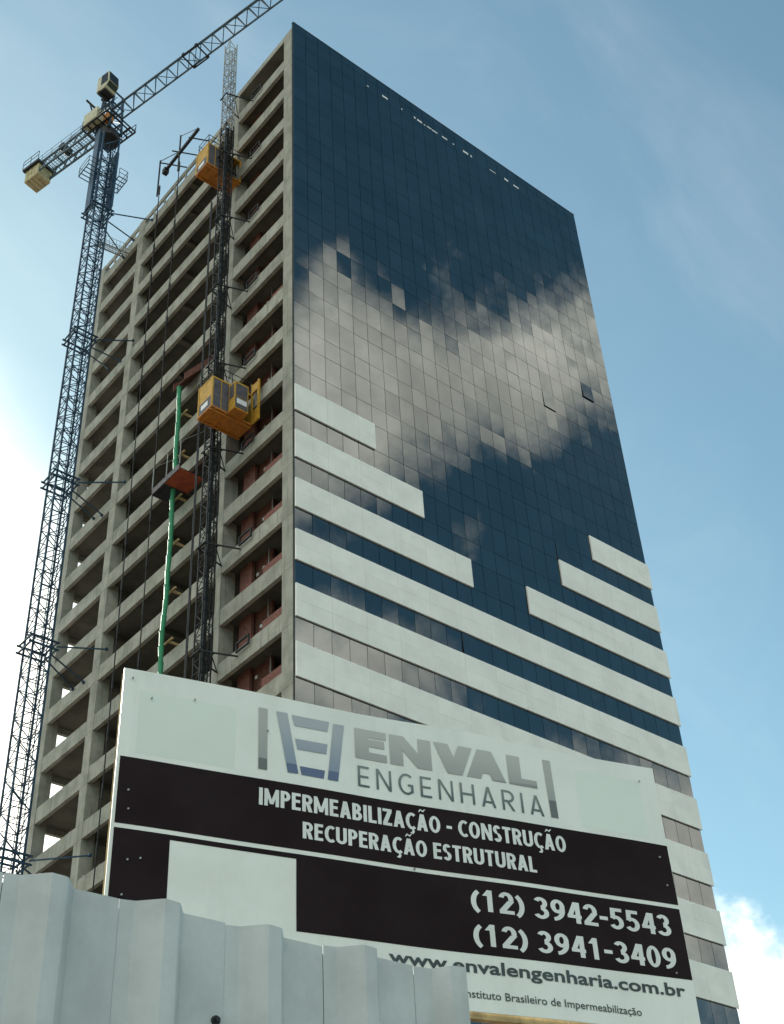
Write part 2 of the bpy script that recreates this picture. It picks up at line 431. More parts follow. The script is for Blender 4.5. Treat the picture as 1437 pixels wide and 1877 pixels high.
# slewing part (turned with the jib)
JA = R(166); jd = Vector((math.sin(JA), math.cos(JA), 0)); jn = Vector((jd.y, -jd.x, 0))
def J(t, s, z): return jd*t + jn*s + Vector((0,0,z))
MB().tube((0,0,98.4),(0,0,99.2),.95,.95,14).build('slewing_ring', 'dark_steel', crane)
tt = MB()
for t in (-.8,.8):
    for s in (-.7,.7): tt.bar(J(t,s,99.1), J(t*.8,s*.7,104.4), .17)
for z in (99.3,101,102.7,104.3):
    for t in (-.75,.75): tt.bar(J(t,-.7,z), J(t,.7,z), .12)
    for s in (-.65,.65): tt.bar(J(-.75,s,z), J(.75,s,z), .12)
for s in (-.65,.65): tt.bar(J(-.75,s,99.3),J(.75,s,101),.08); tt.bar(J(.75,s,101),J(-.75,s,102.7),.08); tt.bar(J(-.75,s,102.7),J(.75,s,104.3),.08)
tt.build('tower_head', 'crane_steel', crane)
sp = MB()
for t in (-1.7,-1.1,-.5,.1,.7,1.3,1.6): sp.bar(J(t,-1.5,99.95),J(t,1.5,99.95),.1)
for s in (-1.5,-.9,.9,1.5): sp.bar(J(-1.7,s,99.95),J(1.6,s,99.95),.12)
for s in (-1.48,1.48):
    for h in (.55,1.1): sp.bar(J(-1.7,s,99.9+h),J(1.6,s,99.9+h),.045)
    for t in (-1.7,-.6,.5,1.6): sp.bar(J(t,s,99.9),J(t,s,101.0),.05)
sp.build('slewing_platform', 'dark_steel', crane)
MB().prism([J(-1.2,-.6,100.05),J(-.3,-.6,100.05),J(-.3,.4,100.05),J(-1.2,.4,100.05)], (0,0,1.1)).build('slewing_motor', 'cream', crane)
MB().prism([J(.2,.3,100.05),J(.8,.3,100.05),J(.8,.9,100.05),J(.2,.9,100.05)], (0,0,.9)).build('slewing_motor', 'orange', crane)
MB().prism([J(-1.5,.75,100.05),J(.1,.75,100.05),J(.1,1.6,100.05),J(-1.5,1.6,100.05)], (0,0,1.5)).build('machinery_box', 'cream', crane)
# operator cab, standing up on the camera side of the head
cabp = [(.1, 0), (1.2, 0), (1.6, .7), (1.45, 2.15), (.1, 2.15)]
CZ = 103.1
cb = MB().prism([J(t-.1, .75, CZ+z) for t, z in cabp], jn*1.15); cab = cb.build('operator_cab', 'cream', crane); bevel(cab, .06, 2)
wn = [(.65, .65), (1.45, .7), (1.33, 2.0), (.65, 2.0)]
MB().prism([J(t-.1, 1.9, CZ+z) for t, z in wn], jn*.03).build('window', 'glass_dark', cab)
MB().prism([J(t-.1, .72, CZ+z) for t, z in wn], jn*.03).build('window', 'glass_dark', cab)
MB().prism([J(1.23,.83,CZ+.2), J(1.48,.83,CZ+.64), J(1.48,1.82,CZ+.64), J(1.23,1.82,CZ+.2)], jd*.03).build('window', 'glass_dark', cab)
MB().prism([J(1.50,.83,CZ+.76), J(1.37,.83,CZ+2.05), J(1.37,1.82,CZ+2.05), J(1.50,1.82,CZ+.76)], jd*.03).build('window', 'glass_dark', cab)
MB().bar(J(.1,1.3,CZ-.08), J(1.0,1.3,CZ-.08), 1.1, .1).build('cab_floor', 'dark_steel', cab)
cbr = MB()
for t in (-1.0,.4): cbr.bar(J(t,.0,CZ-.2), J(t,2.0,CZ-.2), .14); cbr.bar(J(t,.3,100.2), J(t,1.6,CZ-.2), .1)
cbr.build('cab_bracket', 'dark_steel', crane)
# jib: triangular lattice
ji = MB(); Z0 = 101.6; L = 44
for s in (-.62,.62): ji.bar(J(.8,s,Z0), J(L,s,Z0), .12)
ji.bar(J(.8,0,Z0+1.35), J(L,0,Z0+1.1), .13)
n = 34; dt = (L-.8)/n
for k in range(n):
    t0 = .8+k*dt; zt = Z0+1.35-.25*k/n
    for s in (-.62,.62):
        ji.bar(J(t0,s,Z0), J(t0+dt/2,0,zt), .075); ji.bar(J(t0+dt/2,0,zt), J(t0+dt,s,Z0), .075)
    ji.bar(J(t0,-.62,Z0), J(t0,.62,Z0), .07)
    a_, b_ = (-.62,.62) if k % 2 else (.62,-.62); ji.bar(J(t0,a_,Z0), J(t0+dt,b_,Z0), .05)
ji.build('jib', 'jib_steel', crane)
tr = MB()
for s in (-.72,.72): tr.bar(J(9,s,Z0-.2),J(10.6,s,Z0-.2),.1)
for t in (9,10.6): tr.bar(J(t,-.75,Z0-.2),J(t,.75,Z0-.2),.1)
tr.bar(J(9,-.72,Z0-.2),J(10.6,.72,Z0-.2),.06)
for t in (9.1,10.5):
    for s in (-.72,.72): tr.tube(J(t,s-.05,Z0-.05), J(t,s+.05,Z0-.05), .16, n=8)
for s in (-.2,.2): tr.bar(J(9.8,s,Z0-.2), J(9.8,s*.6,Z0-1.1), .03)
tr.build('trolley', 'dark_steel', crane)
# counter jib with walkway rail and ballast
cj = MB(); LC = 8.4
for s in (-.6,.6):
    cj.bar(J(-.7,s,Z0), J(-LC,s,Z0), .17); cj.bar(J(-.7,s,Z0-1.15), J(-LC,s,Z0-1.0), .15)
    for k in range(6):
        t0 = -.7-k*(LC-.7)/6; t1 = -.7-(k+.5)*(LC-.7)/6; t2 = -.7-(k+1)*(LC-.7)/6
        cj.bar(J(t0,s,Z0), J(t1,s,Z0-1.1), .09); cj.bar(J(t1,s,Z0-1.1), J(t2,s,Z0), .09)
    for h in (.55,1.05): cj.bar(J(-.7,s,Z0+h), J(-LC-1.2,s,Z0+h), .03)
    for k in range(8): t = -.7-k*1.2; cj.bar(J(t,s,Z0), J(t,s,Z0+1.05), .03)
for k in range(26): t = -.7-k*.3; cj.bar(J(t,-.5,Z0+.05),J(t,.5,Z0+.05),.05,.03)
for k in range(7): t = -.7-k*1.28; cj.bar(J(t,-.6,Z0-1.05), J(t,.6,Z0-1.05), .09)
cj.build('counter_jib', 'jib_steel', crane)
bp = MB(); bp.prism([J(-LC-1.5,-1.0,Z0-.1),J(-LC+.5,-1.0,Z0-.1),J(-LC+.5,1.0,Z0-.1),J(-LC-1.5,1.0,Z0-.1)], (0,0,.3))
for s in (-1.0,1.0):
    for h in (.7,1.2): bp.bar(J(-LC-1.5,s,Z0+h), J(-LC+.5,s,Z0+h), .04)
    for t in (-1.5,-.5,.5): bp.bar(J(-LC+t,s,Z0+.1), J(-LC+t,s,Z0+1.2), .04)
bp.build('ballast_frame', 'dark_steel', crane)
for k in range(4):
    t = -LC-1.35+k*.44
    o = MB().prism([J(t,-.72,Z0-1.55),J(t,.72,Z0-1.55),J(t,.78,Z0+.35),J(t,-.78,Z0+.35)], jd*.41).build('ballast_block', 'ballast', crane)
    bevel(o, .03)
wi = MB(); wi.tube(J(-5.6,-.5,Z0+.5),J(-5.6,.5,Z0+.5),.4,n=12); wi.build('hoist_winch', 'dark_steel', crane)
w2 = MB(); w2.bar(J(.5,0,104.3), J(-LC,0,Z0+.2), .05); w2.bar(J(.4,.12,104.3), J(-LC,.3,Z0+.2), .04); w2.build('stay_bar', 'jib_steel', crane)

# ------------------------------------------------------------------ construction hoist
HX, HY = -1.5, 6.0
hoist = empty('hoist_mast', (HX, HY, 0), 'slim dark lattice mast of the builders hoist in front of the concrete bays', 'hoist mast')
hs = lattice_section(.65, 1.508, .07, .038, 2)
hs.bar((.33,0,0),(.33,0,1.508),.06)
hme = hs.mesh('mast_section')
hme2 = hs.mesh('mast_section'); hme2.materials.append(MATS['galv'])
for k in range(64):
    link('mast_section', hme if k < 57 else hme2, 'dark_steel', hoist, (0,0,1.508*k))
cg = MB(); cg.bar((.1,.1,0),(.1,.1,86),.2,.16); cg.build('cable_duct', 'dark_steel', hoist)
cg2 = MB()
for q in ((-.55,.75),(-.35,.95)): cg2.bar((*q,0),(*q,78),.05)
cg2.build('guide_cable', 'dark_steel', hoist)
for i, z in enumerate(levels):
    if z < 20 or i % 2: continue
    zz = z+.55
    tie = MB()
    tie.bar((-.4,-.33,zz),(1.5,-1.0,zz),.07); tie.bar((-.4,.33,zz),(1.5,.9,zz),.07); tie.bar((.33,-.6,zz),(.33,.75,zz),.07); tie.bar((-.45,-.45,zz),(-.45,.45,zz),.07)
    tie.bar((.33,-.33,zz),(1.5,.9,zz),.05)
    tie.build('wall_tie', 'dark_steel', hoist)
    br = MB(); y0, y1 = -2.15, -1.05
    zt = z+BH
    br.bar((1.38,y0,zt-.32),(1.38,y1,zt-.32),.09); br.bar((1.38,y0,zt+.2),(1.38,y1,zt+.2),.09); br.bar((1.38,y0,zt-.36),(1.38,y0,zt+.24),.09); br.bar((1.38,y1,zt-.36),(1.38,y1,zt+.24),.09)
    br.build('landing_bracket', 'dark_steel', hoist)
def cage(name, x0, y0, z0, step, label):
    """x0,y0,z0: outer corner nearest the street; 1.5 m wide, 2.9 m long"""
    c = empty(name, (x0, y0, z0), label, 'hoist cage', 'cages of the builders hoist')
    LX, LY, H = 2.85, 1.5, 2.45
    MB().box(0, LX, 0, LY, 0, .12).build('floor_pan', 'orange', c)
    fr = MB()
    for x in (.27, .95, 1.9): fr.box(x, x+.1, .02, LY-.02, -.07, -.002)
    for y in (.1, LY-.2): fr.box(.02, LX-.02, y, y+.1, -.14, -.072)
    fr.build('floor_joist', 'orange', c)
    post = MB()
    for (x, y) in ((0,0),(LX-.1,0),(0,LY-.1),(LX-.1,LY-.1)): post.box(x, x+.1, y, y+.1, .122, H)
    for x in (0, LX-.1): post.box(x+.01, x+.09, .1, LY-.1, H-.1, H-.002)
    for y in (0, LY-.1): post.box(.1, LX-.1, y+.01, y+.09, H-.1, H-.002)
    post.build('cage_frame', 'yellow', c)
    MB().box(.03, .07, .1, LY-.1, .122, H-.1).build('end_panel', 'yellow', c)
    MB().box(.022, .028, .15, LY-.15, .16, 1.0).build('kick_panel', 'mesh_panel', c)
    MB().box(.012, .02, .45, 1.15, .42, .78).build('name_plate', 'plate_white', c)
    for k in range(3):
        xx = .12+k*.55
        MB().box(xx, xx+.5, .03, .06, .95, H-.12).build('mesh_panel', 'mesh_panel', c)
        MB().box(xx, xx+.5, .025, .065, .14, .94).build('kick_panel', 'mesh_panel', c)
        if k: MB().box(xx-.045, xx-.005, .0, .08, .13, H-.1).build('panel_post', 'yellow', c)
    MB().box(LX-.06, LX-.03, .1, LY-.1, .122, 1.4).build('gate', 'yellow', c)
    MB().box(.1, LX-.1, LY-.06, LY-.03, .122, H-.1).build('mesh_panel', 'mesh_panel', c)
    MB().box(.05, LX-.05, .05, LY-.05, H+.002, H+.06).build('roof', 'yellow', c)
    rail = MB()
    for (x,y) in ((.1,.1),(LX-.1,.1),(.1,LY-.1),(LX-.1,LY-.1),(LX/2,.1)): rail.bar((x,y,H+.06),(x,y,H+1.05),.04)
    for h in (.55,1.03):
        rail.bar((.1,.1,H+h),(LX-.1,.1,H+h),.035); rail.bar((.1,.1,H+h),(.1,LY-.1,H+h),.035); rail.bar((.1,LY-.1,H+h),(LX-.1,LY-.1,H+h),.035)
    rail.build('roof_rail', 'dark_steel', c)
    if step:   # operator's booth on the street side
        b0, b1 = 1.15, 2.1
        MB().box(b0, b1, -.63, -.004, .1, 2.2).build('operator_booth', 'yellow', c)
        MB().box(b0-.01, b1+.01, -.64, -.002, .02, .098).build('booth_floor', 'orange', c)
        MB().box(b0+.08, b1-.08, -.655, -.633, 1.05, 2.05).build('booth_window', 'mesh_panel', c)
        MB().box(b0+.05, b1-.05, -.65, -.633, .16, .98).build('kick_panel', 'mesh_panel', c)
        MB().box(b0+.14, b1-.12, -.668, -.652, .48, .86).build('name_plate', 'plate_white', c)
        MB().box(b0-.02, b0-.003, -.55, -.1, 1.0, 2.05).build('booth_window', 'mesh_panel', c)
        gt = MB(); gt.box(2.72,2.84,-.75,-.62,.0,3.2); gt.box(2.72,2.84,-.1,-.004,2.46,3.2); gt.box(2.73,2.83,-.62,-.1,2.5,3.1); gt.box(2.74,2.82,-.62,-.1,0,1.0)
        gt.build('landing_gate', 'yellow', c)
    return c
cage('hoist_cage', -3.02, 3.86, 55.65, True, 'yellow hoist cage with operator booth and white plates, lower one on the mast')
cage('hoist_cage', -2.72, 6.5, 81.3, False, 'yellow hoist cage near the roof, upper one on the mast')

# ------------------------------------------------------------------ debris chute, catch platform, hopper
ch = empty('debris_chute', (-.85, 11.3, 0), 'green debris chute of stacked tubes hanging down the concrete side', 'chute')
off = {}
for k in range(58):
    z1 = 64.2 - k*1.06; z0 = z1-1.14
    if z0 < 1.5: break
    w = lambda z: (.05*math.sin(z*.55), .09*math.sin(z*.42+1)+.05*math.sin(z*1.3))
    a, b = w(z0), w(z1)
    MB().tube((a[0],a[1],z0), (b[0],b[1],z1), .125, .165, 10, cap=False).build('chute_tube', 'green', ch)
    MB().tube((b[0],b[1],z1-.06), (b[0],b[1],z1), .185, .185, 10).build('chute_rim', 'green', ch) if k % 3 == 0 else None
for z in levels:
    if 12 < z < 64:
        br = MB(); br.bar((.35,-.1,z+BH+.08),(1.4,-.1,z+BH+.08),.1,.14); br.bar((.32,-.5,z+BH+.12),(.32,.4,z+BH+.12),.1); br.build('chute_bracket', 'wood', ch)
hp = empty('feed_hopper', (0,0,0), 'dull red plywood feed hopper at the top of the green chute', 'hopper')
MB().prism([(-1.0,10.6,64.25),(-1.0,12.0,64.25),(.9,12.2,66.6),(.9,9.6,66.6)], (0,0,.06)).build('hopper_floor', 'brick_dark', hp)
MB().prism([(-1.0,10.6,64.32),(.9,9.6,66.66),(.9,9.6,67.2),(-1.0,10.6,64.9)], (0,.05,0)).build('hopper_side', 'brick_dark', hp)
MB().prism([(-1.0,12.0,64.32),(.9,12.2,66.66),(.9,12.2,67.2),(-1.0,12.0,64.9)], (0,-.05,0)).build('hopper_side', 'brick_dark', hp)
cp = empty('catch_platform', (0, 10.8, 55.4), 'rust red catch platform sticking out of the facade across the green chute', 'platform')
for k in range(4):
    x0 = -1.65+k*.42
    MB().box(x0+.004, x0+.414, -1.5, .22, 0, .05).build('deck_board', 'red_ply', cp)
MB().box(-1.65, 0, .23, 1.6, 0, .05).build('deck_plate', 'dark_steel', cp)
fm = MB()
for yy in (-1.46,-.2,1.5): fm.box(-1.68, .02, yy, yy+.1, .052, .16)
fm.build('deck_joist', 'dark_steel', cp)
MB().box(-1.72,-1.67,-1.5,1.6,-.02,.4).build('toe_screen', 'mesh_panel', cp)
MB().box(-1.66,-.05,1.61,1.65,-.02,.4).build('toe_screen', 'mesh_panel', cp)
for (x,y) in ((-1.69,-1.5),(-1.69,0),(-1.69,1.6)):
    pr = MB(); pr.bar((x,y,.4),(x,y,2.2),.05)
    if y: pr.bar((x,y,2.2),(-.05,y,3.9),.03)
    pr.build('guard_post', 'galv', cp)

# ------------------------------------------------------------------ suspended lines and roof outrigger
og = empty('roof_outrigger', (-.2, 14.0, 90), 'dark steel outrigger frame standing over the lower roof edge', 'outrigger')
of = MB()
for (yy, zt, zb) in ((16.8-14, 4.0, -.6), (13.75-14, 4.0, -.6)): of.bar((-.8,yy,zb),(-.8,yy,zt),.1)
of.build('upright', 'dark_steel', og)
MB().bar((-.8, 1.9, 1.6), (-.8, -3.0, 1.8), .2, .26).build('main_beam', 'dark_steel', og)
cr = MB()
for yy, zz in ((2.6,3.4),(.7,2.9),(-1.8,1.9)): cr.bar((-.95,yy,zz),(.9,yy-1.2,zz-.4),.08)
cr.bar((-.8,2.8,3.9),(-.8,-.25,1.9),.05); cr.bar((-.8,-.25,3.9),(-.8,-3.0,1.9),.04); cr.bar((.8,1.5,.9),(.8,-2.6,1.3),.08)
for yy in (1.3,-.6,-2.6): cr.bar((.8,yy,.3),(.8,yy,1.4),.06)
cr.build('brace', 'dark_steel', og)
MB().box(-1.0,-.6,1.55,1.95,1.2,1.75).build('pulley_block', 'dark_steel', og)
for (yy, lab, nm) in ((16.5, 'dark hanging cable line on the left of the two below the roof outrigger', 'hanging_cable'), (13.6, 'dark hanging cable line on the right of the two, nearer the green chute', 'hanging_cable')):
    hc = MB(); z = 90.5
    while z > 6:
        hc.tube((-1.0, yy, z), (-1.0, yy, z-3.5), .042, n=6)
        hc.tube((-1.0, yy, z-.2), (-1.0, yy, z-1.15), .08, n=6)
        z -= 3.5
    o = hc.build(nm, 'dark_steel'); tag(o, lab, 'cable', 'cables hanging down the concrete side')

# ------------------------------------------------------------------ billboard
SA = R(105.2); sd = Vector((math.sin(SA), math.cos(SA), 0)); sn = Vector((sd.y, -sd.x, 0))   # sn towards the camera side
if sn.dot(CAM - Vector((-29.21,-37.80,5))) < 0: sn = -sn
SP = Vector((-29.21, -37.80, 0))
bb = empty('billboard', SP, 'white and black printed company billboard with phone numbers behind the sheet fence', 'billboard')
SW, ZB, ZT = 4.24, 4.585, 6.655
def wave(s, z): return .008*math.sin(s*2.1+.6) + .004*math.sin(s*4.7+z*1.3) + .003*math.sin(z*3.1+s)
def topz(s): return ZT + .006*math.sin(s*3.0) - .018*max(0, math.sin((s-2.6)*1.6))*(s > 2.6)
def S(s, z, d=0.0): return sd*s + sn*(wave(s, z)+d) + Vector((0,0,z))
def sheet(name, material, s0, s1, z0, z1, d, parent, ns=48, nz=14, top=False):
    mb = MB(); vs = []; fs = []
    for j in range(nz+1):
        for i in range(ns+1):
            s = s0+(s1-s0)*i/ns; zz1 = topz(s) if top else z1
            vs.append(S(s, z0+(zz1-z0)*j/nz, d))
    for j in range(nz):
        for i in range(ns):
            a = j*(ns+1)+i; fs.append((a, a+1, a+ns+2, a+ns+1))
    mb.add(vs, fs)
    return mb.build(name, material, parent)
face = sheet('printed_sheet', 'sign_white', 0, SW, ZB, ZT, 0.0, bb, 64, 20, True)
so_ = face.modifiers.new('thick', 'SOLIDIFY'); so_.thickness = .01; so_.offset = -1
dz = .002
for (s0,s1,z0,z1) in ((.022, SW-.004, 5.521, 5.99), (.022, .385, 4.967, 5.490), (1.242, SW-.004, 4.967, 5.490), (.385, 1.242, 5.455, 5.490)):
    sheet('black_field', 'sign_black', s0, s1, z0, z1, dz, bb, 40, 8)
mat('sign_patch', (.66, .725, .69), .45, var=.03, scale=1.2, fine=8)
for (s0,s1) in ((.12, .80), (3.50, 4.08)): sheet('patch_sheet', 'sign_patch', s0, s1, 6.03, 6.50, .001, bb, 10, 6)
# wooden frame and posts behind
for (a, b) in ((S(.02,ZB-.02,-.034), S(.02,ZT-.02,-.034)), (S(SW-.03,ZB,-.05), S(SW-.03,ZT-.06,-.05))):
    MB().bar(a, b, .03, .05).build('frame_batten', 'wood', bb)
for z in (ZB-.012, 5.5, ZT-.08):
    for k in range(4): MB().bar(S(.05+k*1.045, z, -.06), S(.05+(k+1)*1.045-.01, z, -.06), .06, .05).build('frame_batten', 'wood', bb)
for s in (.45, 2.2): MB().bar(sd*s - sn*.15, sd*s - sn*.15 + Vector((0,0,6.45)), .12, .12).build('post', 'wood', bb)
for k, (s, z) in enumerate(((.06,6.58),(.2,6.45),(.5,6.5),(.09,5.75),(.1,5.62),(.12,5.28),(.2,5.3),(1.03,6.36),(4.14,5.88),(4.16,5.66),(4.1,5.0),(4.08,6.5),(2.1,5.505),(.1,5.05))):
    p = S(s, z, .012); MB().tube(p-sn*.004, p+sn*.006, .007, n=6).build('nail', 'galv', bb)

def glyph_mesh(body, bold=0.0, track=1.0):
    cu = bpy.data.curves.new('txt', 'FONT'); cu.body = body; cu.size = 1; cu.offset = bold; cu.space_character = track; cu.resolution_u = 3
    ob = bpy.data.objects.new('txt', cu); col.objects.link(ob)
    dg = bpy.context.evaluated_depsgraph_get(); dg.update()
    me = bpy.data.meshes.new_from_object(ob.evaluated_get(dg))
    vs = [v.co.copy() for v in me.vertices]; fs = [tuple(p.vertices) for p in me.polygons]
    bpy.data.objects.remove(ob); bpy.data.curves.remove(cu); bpy.data.meshes.remove(me)
    return vs, fs
CAPB = {}
def capheight(bold):
    if bold not in CAPB:
        vs, _ = glyph_mesh('E', bold); CAPB[bold] = (min(v.y for v in vs), max(v.y for v in vs))
    return CAPB[bold]
def text(body, s0, s1, zb, zt, material, bold=.02, track=1.0, ref='E', label=None, italic=0.0):
    vs, fs = glyph_mesh(body, bold, track)
    lo, hi = capheight(bold)
    x0 = min(v.x for v in vs); x1 = max(v.x for v in vs)
    kx = (s1-s0)/(x1-x0); kz = (zt-zb)/(hi-lo)
    out = [S(s0+(v.x-x0)*kx, zb+(v.y-lo)*kz, dz+.002) for v in vs]
    mb = MB(); mb.add(out, fs); o = mb.build('lettering', material, bb)
    # face the street
    if len(o.data.polygons) and o.data.polygons[0].normal.dot(sn) < 0: o.data.flip_normals()
    return o
def grad_mat(name, top, bot, z0, z1, low, zl):
    mt = bpy.data.materials.new(name); mt.use_nodes = True; t = NT(mt.node_tree); b = mt.node_tree.nodes['Principled BSDF']
    tcn = t.node('ShaderNodeTexCoord').outputs['Object']; sp_ = t.node('ShaderNodeSeparateXYZ'); t.put(sp_.inputs[0], tcn)
    k = t.mix(t.smooth(sp_.outputs[2], z0, z1), tuple(bot)+(1,), tuple(top)+(1,))
    # darker lower zone of the printed sheen with a curved edge
    bow = t.mul(t.math('SINE', t.mul(sp_.outputs[0], 1.1)), .05)
    k = t.mix(t.smooth(t.add(sp_.outputs[2], bow), zl+.006, zl-.006), k, tuple(low)+(1,))
    t.put(b.inputs['Base Color'], k); b.inputs['Roughness'].default_value = .5
    MATS[name] = mt
grad_mat('print_grey', (.36,.37,.36), (.27,.29,.29), 6.1, 6.5, (.11,.125,.13), 6.19)
grad_mat('print_blue', (.34,.37,.41), (.20,.25,.33), 6.1, 6.5, (.085,.12,.22), 6.19)
grad_mat('print_name', (.40,.41,.40), (.30,.31,.31), 6.26, 6.52, (.22,.235,.24), 6.30)
grad_mat('print_dark', (.17,.20,.20), (.07,.10,.105), 6.06, 6.22, (.05,.075,.08), 6.07)
def poly(pts, material):
    mb = MB(); q = [Vector(p) for p in pts]; N = 6; vs = []; fs = []
    for i in range(N+1):
        for j in range(N+1):
            a = q[0].lerp(q[1], i/N); b = q[3].lerp(q[2], i/N); c = a.lerp(b, j/N); vs.append(S(c.x, c.y, dz+.002))
    for i in range(N):
        for j in range(N): a = i*(N+1)+j; fs.append((a, a+1, a+N+2, a+N+1))
    mb.add(vs, fs); o = mb.build('logo_bar', material, bb)
    if o.data.polygons[0].normal.dot(sn) < 0: o.data.flip_normals()
poly([(.963,6.537),(1.028,6.537),(1.030,6.062),(.967,6.062)], 'print_grey')
poly([(1.094,6.532),(1.176,6.534),(1.257,6.073),(1.179,6.071)], 'print_blue')
poly([(1.209,6.526),(1.496,6.528),(1.481,6.446),(1.229,6.443)], 'print_blue')
poly([(1.233,6.342),(1.479,6.344),(1.468,6.264),(1.250,6.261)], 'print_blue')
poly([(1.267,6.134),(1.455,6.134),(1.445,6.070),(1.279,6.071)], 'print_blue')
poly([(1.527,6.522),(1.612,6.524),(1.553,6.070),(1.474,6.069)], 'print_blue')
poly([(3.230,6.540),(3.294,6.540),(3.304,6.068),(3.243,6.066)], 'print_grey')

def glyph(ch, t, h):
    """strokes of one capital or digit, cap height 1: (advance width, list of polygons); t, h = upright and level stroke widths"""
    P = []
    def r(x0, y0, x1, y1): P.append([(x0,y0),(x1,y0),(x1,y1),(x0,y1)])
    def d(xa, ya, xb, yb, th=t): P.append([(xa,ya),(xa+th,ya),(xb+th,yb),(xb,yb)])
    def arc(cx, cy, rx, ry, a0, a1, n=14):
        q = [R(a0+(a1-a0)*k/n) for k in range(n+1)]
        for k in range(n):
            p = [(cx+rx*math.cos(q[k]), cy+ry*math.sin(q[k])), (cx+rx*math.cos(q[k+1]), cy+ry*math.sin(q[k+1])),
                 (cx+(rx-t)*math.cos(q[k+1]), cy+(ry-h)*math.sin(q[k+1])), (cx+(rx-t)*math.cos(q[k]), cy+(ry-h)*math.sin(q[k]))]
            P.append(p)
    c = ch
    if c in 'ÃÁ': c = 'A'
    if c == 'Ç': c = 'C'
    w = dict(I=t, M=.80, P=.53, E=.49, R=.57, A=.64, B=.55, L=.47, Z=.53, C=.56, O=.66, N=.65, S=.49, T=.52, U=.62, V=.62, G=.64, H=.64).get(c, .54)
    if c == 'I': r(0,0,t,1)
    elif c == 'E': r(0,0,t,1); r(t,0,w,h); r(t,.44,w*.93,.44+h); r(t,1-h,w,1)
    elif c == 'L': r(0,0,t,1); r(t,0,w,h)
    elif c == 'T': r(w/2-t/2,0,w/2+t/2,1-h); r(0,1-h,w,1)
    elif c == 'H': r(0,0,t,1); r(w-t,0,w,1); r(t,.43,w-t,.43+h)
    elif c == 'M': r(0,0,t*.92,1); r(w-t*.92,0,w,1); d(0,1,w/2-t*.46,.12,t*.92); d(w-t*.92,1,w/2-t*.46,.12,t*.92)
    elif c == 'N': r(0,0,t*.95,1); r(w-t*.95,0,w,1); d(0,1,w-t*1.05,0,t*1.05)
    elif c == 'A': d(0,0,w/2-t*.55,1,t*1.05); d(w-t*1.05,0,w/2-t*.5,1,t*1.05); r(w*.24,.2,w*.76,.2+h)
    elif c == 'V': d(w/2-t*.55,0,0,1,t*1.05); d(w/2-t*.5,0,w-t*1.05,1,t*1.05)
    elif c == 'Z': r(0,0,w,h); r(0,1-h,w,1); d(0,h,w-t*1.25,1-h,t*1.25)
    elif c in 'PR':
        cx = w-.29; r(0,0,t,1); r(t,1-h,cx,1); r(t,.41,cx,.41+h); arc(cx,.705,.29,.295,-90,90)
        if c == 'R': d(w-t*1.1,0,w*.38,.42,t*1.1)
    elif c == 'B':
        r(0,0,t,1)
        for y0, y1, x in ((.46,1,.50), (0,.54,.55)):
            ry = (y1-y0)/2; r(t,y0,x-ry,y0+h*.9); r(t,y1-h*.9,x-ry,y1); arc(x-ry,(y0+y1)/2,ry,ry,-90,90)
    elif c == 'U': r(0,.3,t,1); r(w-t,.3,w,1); arc(w/2,.3,w/2,.3,180,360)
    elif c == 'O': arc(w/2,.5,w/2,.51,0,360,28)
    elif c == 'C': arc(.36,.5,.36,.51,52,308,24)
    elif c == 'G': arc(.36,.5,.36,.51,50,325,24); r(.40,.40,w,.40+h); r(w-t,.1,w,.40)
    elif c == 'S': arc(w/2,.735,w/2,.275,25,270,16); arc(w/2,.265,w/2,.275,-155,90,16)
    elif c == '0': arc(w/2,.5,w/2,.51,0,360,28)
    elif c == '1': r(w*.38,0,w*.38+t,1); d(w*.06,.72,w*.38,1-.02,t*.9); 
    elif c == '2': arc(w/2,.70,w/2,.31,-30,168,16); r(0,0,w,h); d(0,h,w*.58,.60,t*1.35)
    elif c == '3': arc(w*.46,.735,w*.48,.275,-90,155,16); arc(w*.46,.275,w*.54,.285,-155,90,16)
    elif c == '4': r(w*.58,0,w*.58+t,1); r(0,.24,w,.24+h); d(0,.24+h*.6,w*.46,1,t*1.05)
    elif c == '5': r(w*.1,1-h,w*.92,1); d(w*.05,.5,w*.1,1,t); arc(w*.44,.32,w*.54,.33,-150,135,18)
    elif c == '9': arc(w/2,.68,w/2,.33,0,360,22); arc(w*.12,.55,w*.88,.56,-85,15,12)
    elif c == '(' : w = .30; arc(.52,.42,.52,.66,125,235,12)
    elif c == ')' : w = .30; arc(-.22,.42,.52,.66,-55,55,12)
    elif c == '-': w = .32; r(0,.36,w,.36+h*1.05)
    elif c == ' ': w = .2
    if ch == 'Ã':
        z = 1.12; P += [[(w*.18,z),(w*.26,z+.0),(w*.42,z+.10),(w*.36,z+.20)], [(w*.36,z+.20),(w*.42,z+.10),(w*.64,z+.02),(w*.60,z+.12)], [(w*.60,z+.12),(w*.64,z+.02),(w*.86,z+.20),(w*.76,z+.2)]]
    if ch == 'Ç': P += [[(.34,0),(.46,0),(.50,-.12),(.36,-.10)], [(.36,-.10),(.50,-.12),(.42,-.27),(.24,-.25)], [(.24,-.25),(.42,-.27),(.24,-.18),(.24,-.18)][:3]]
    return w, P
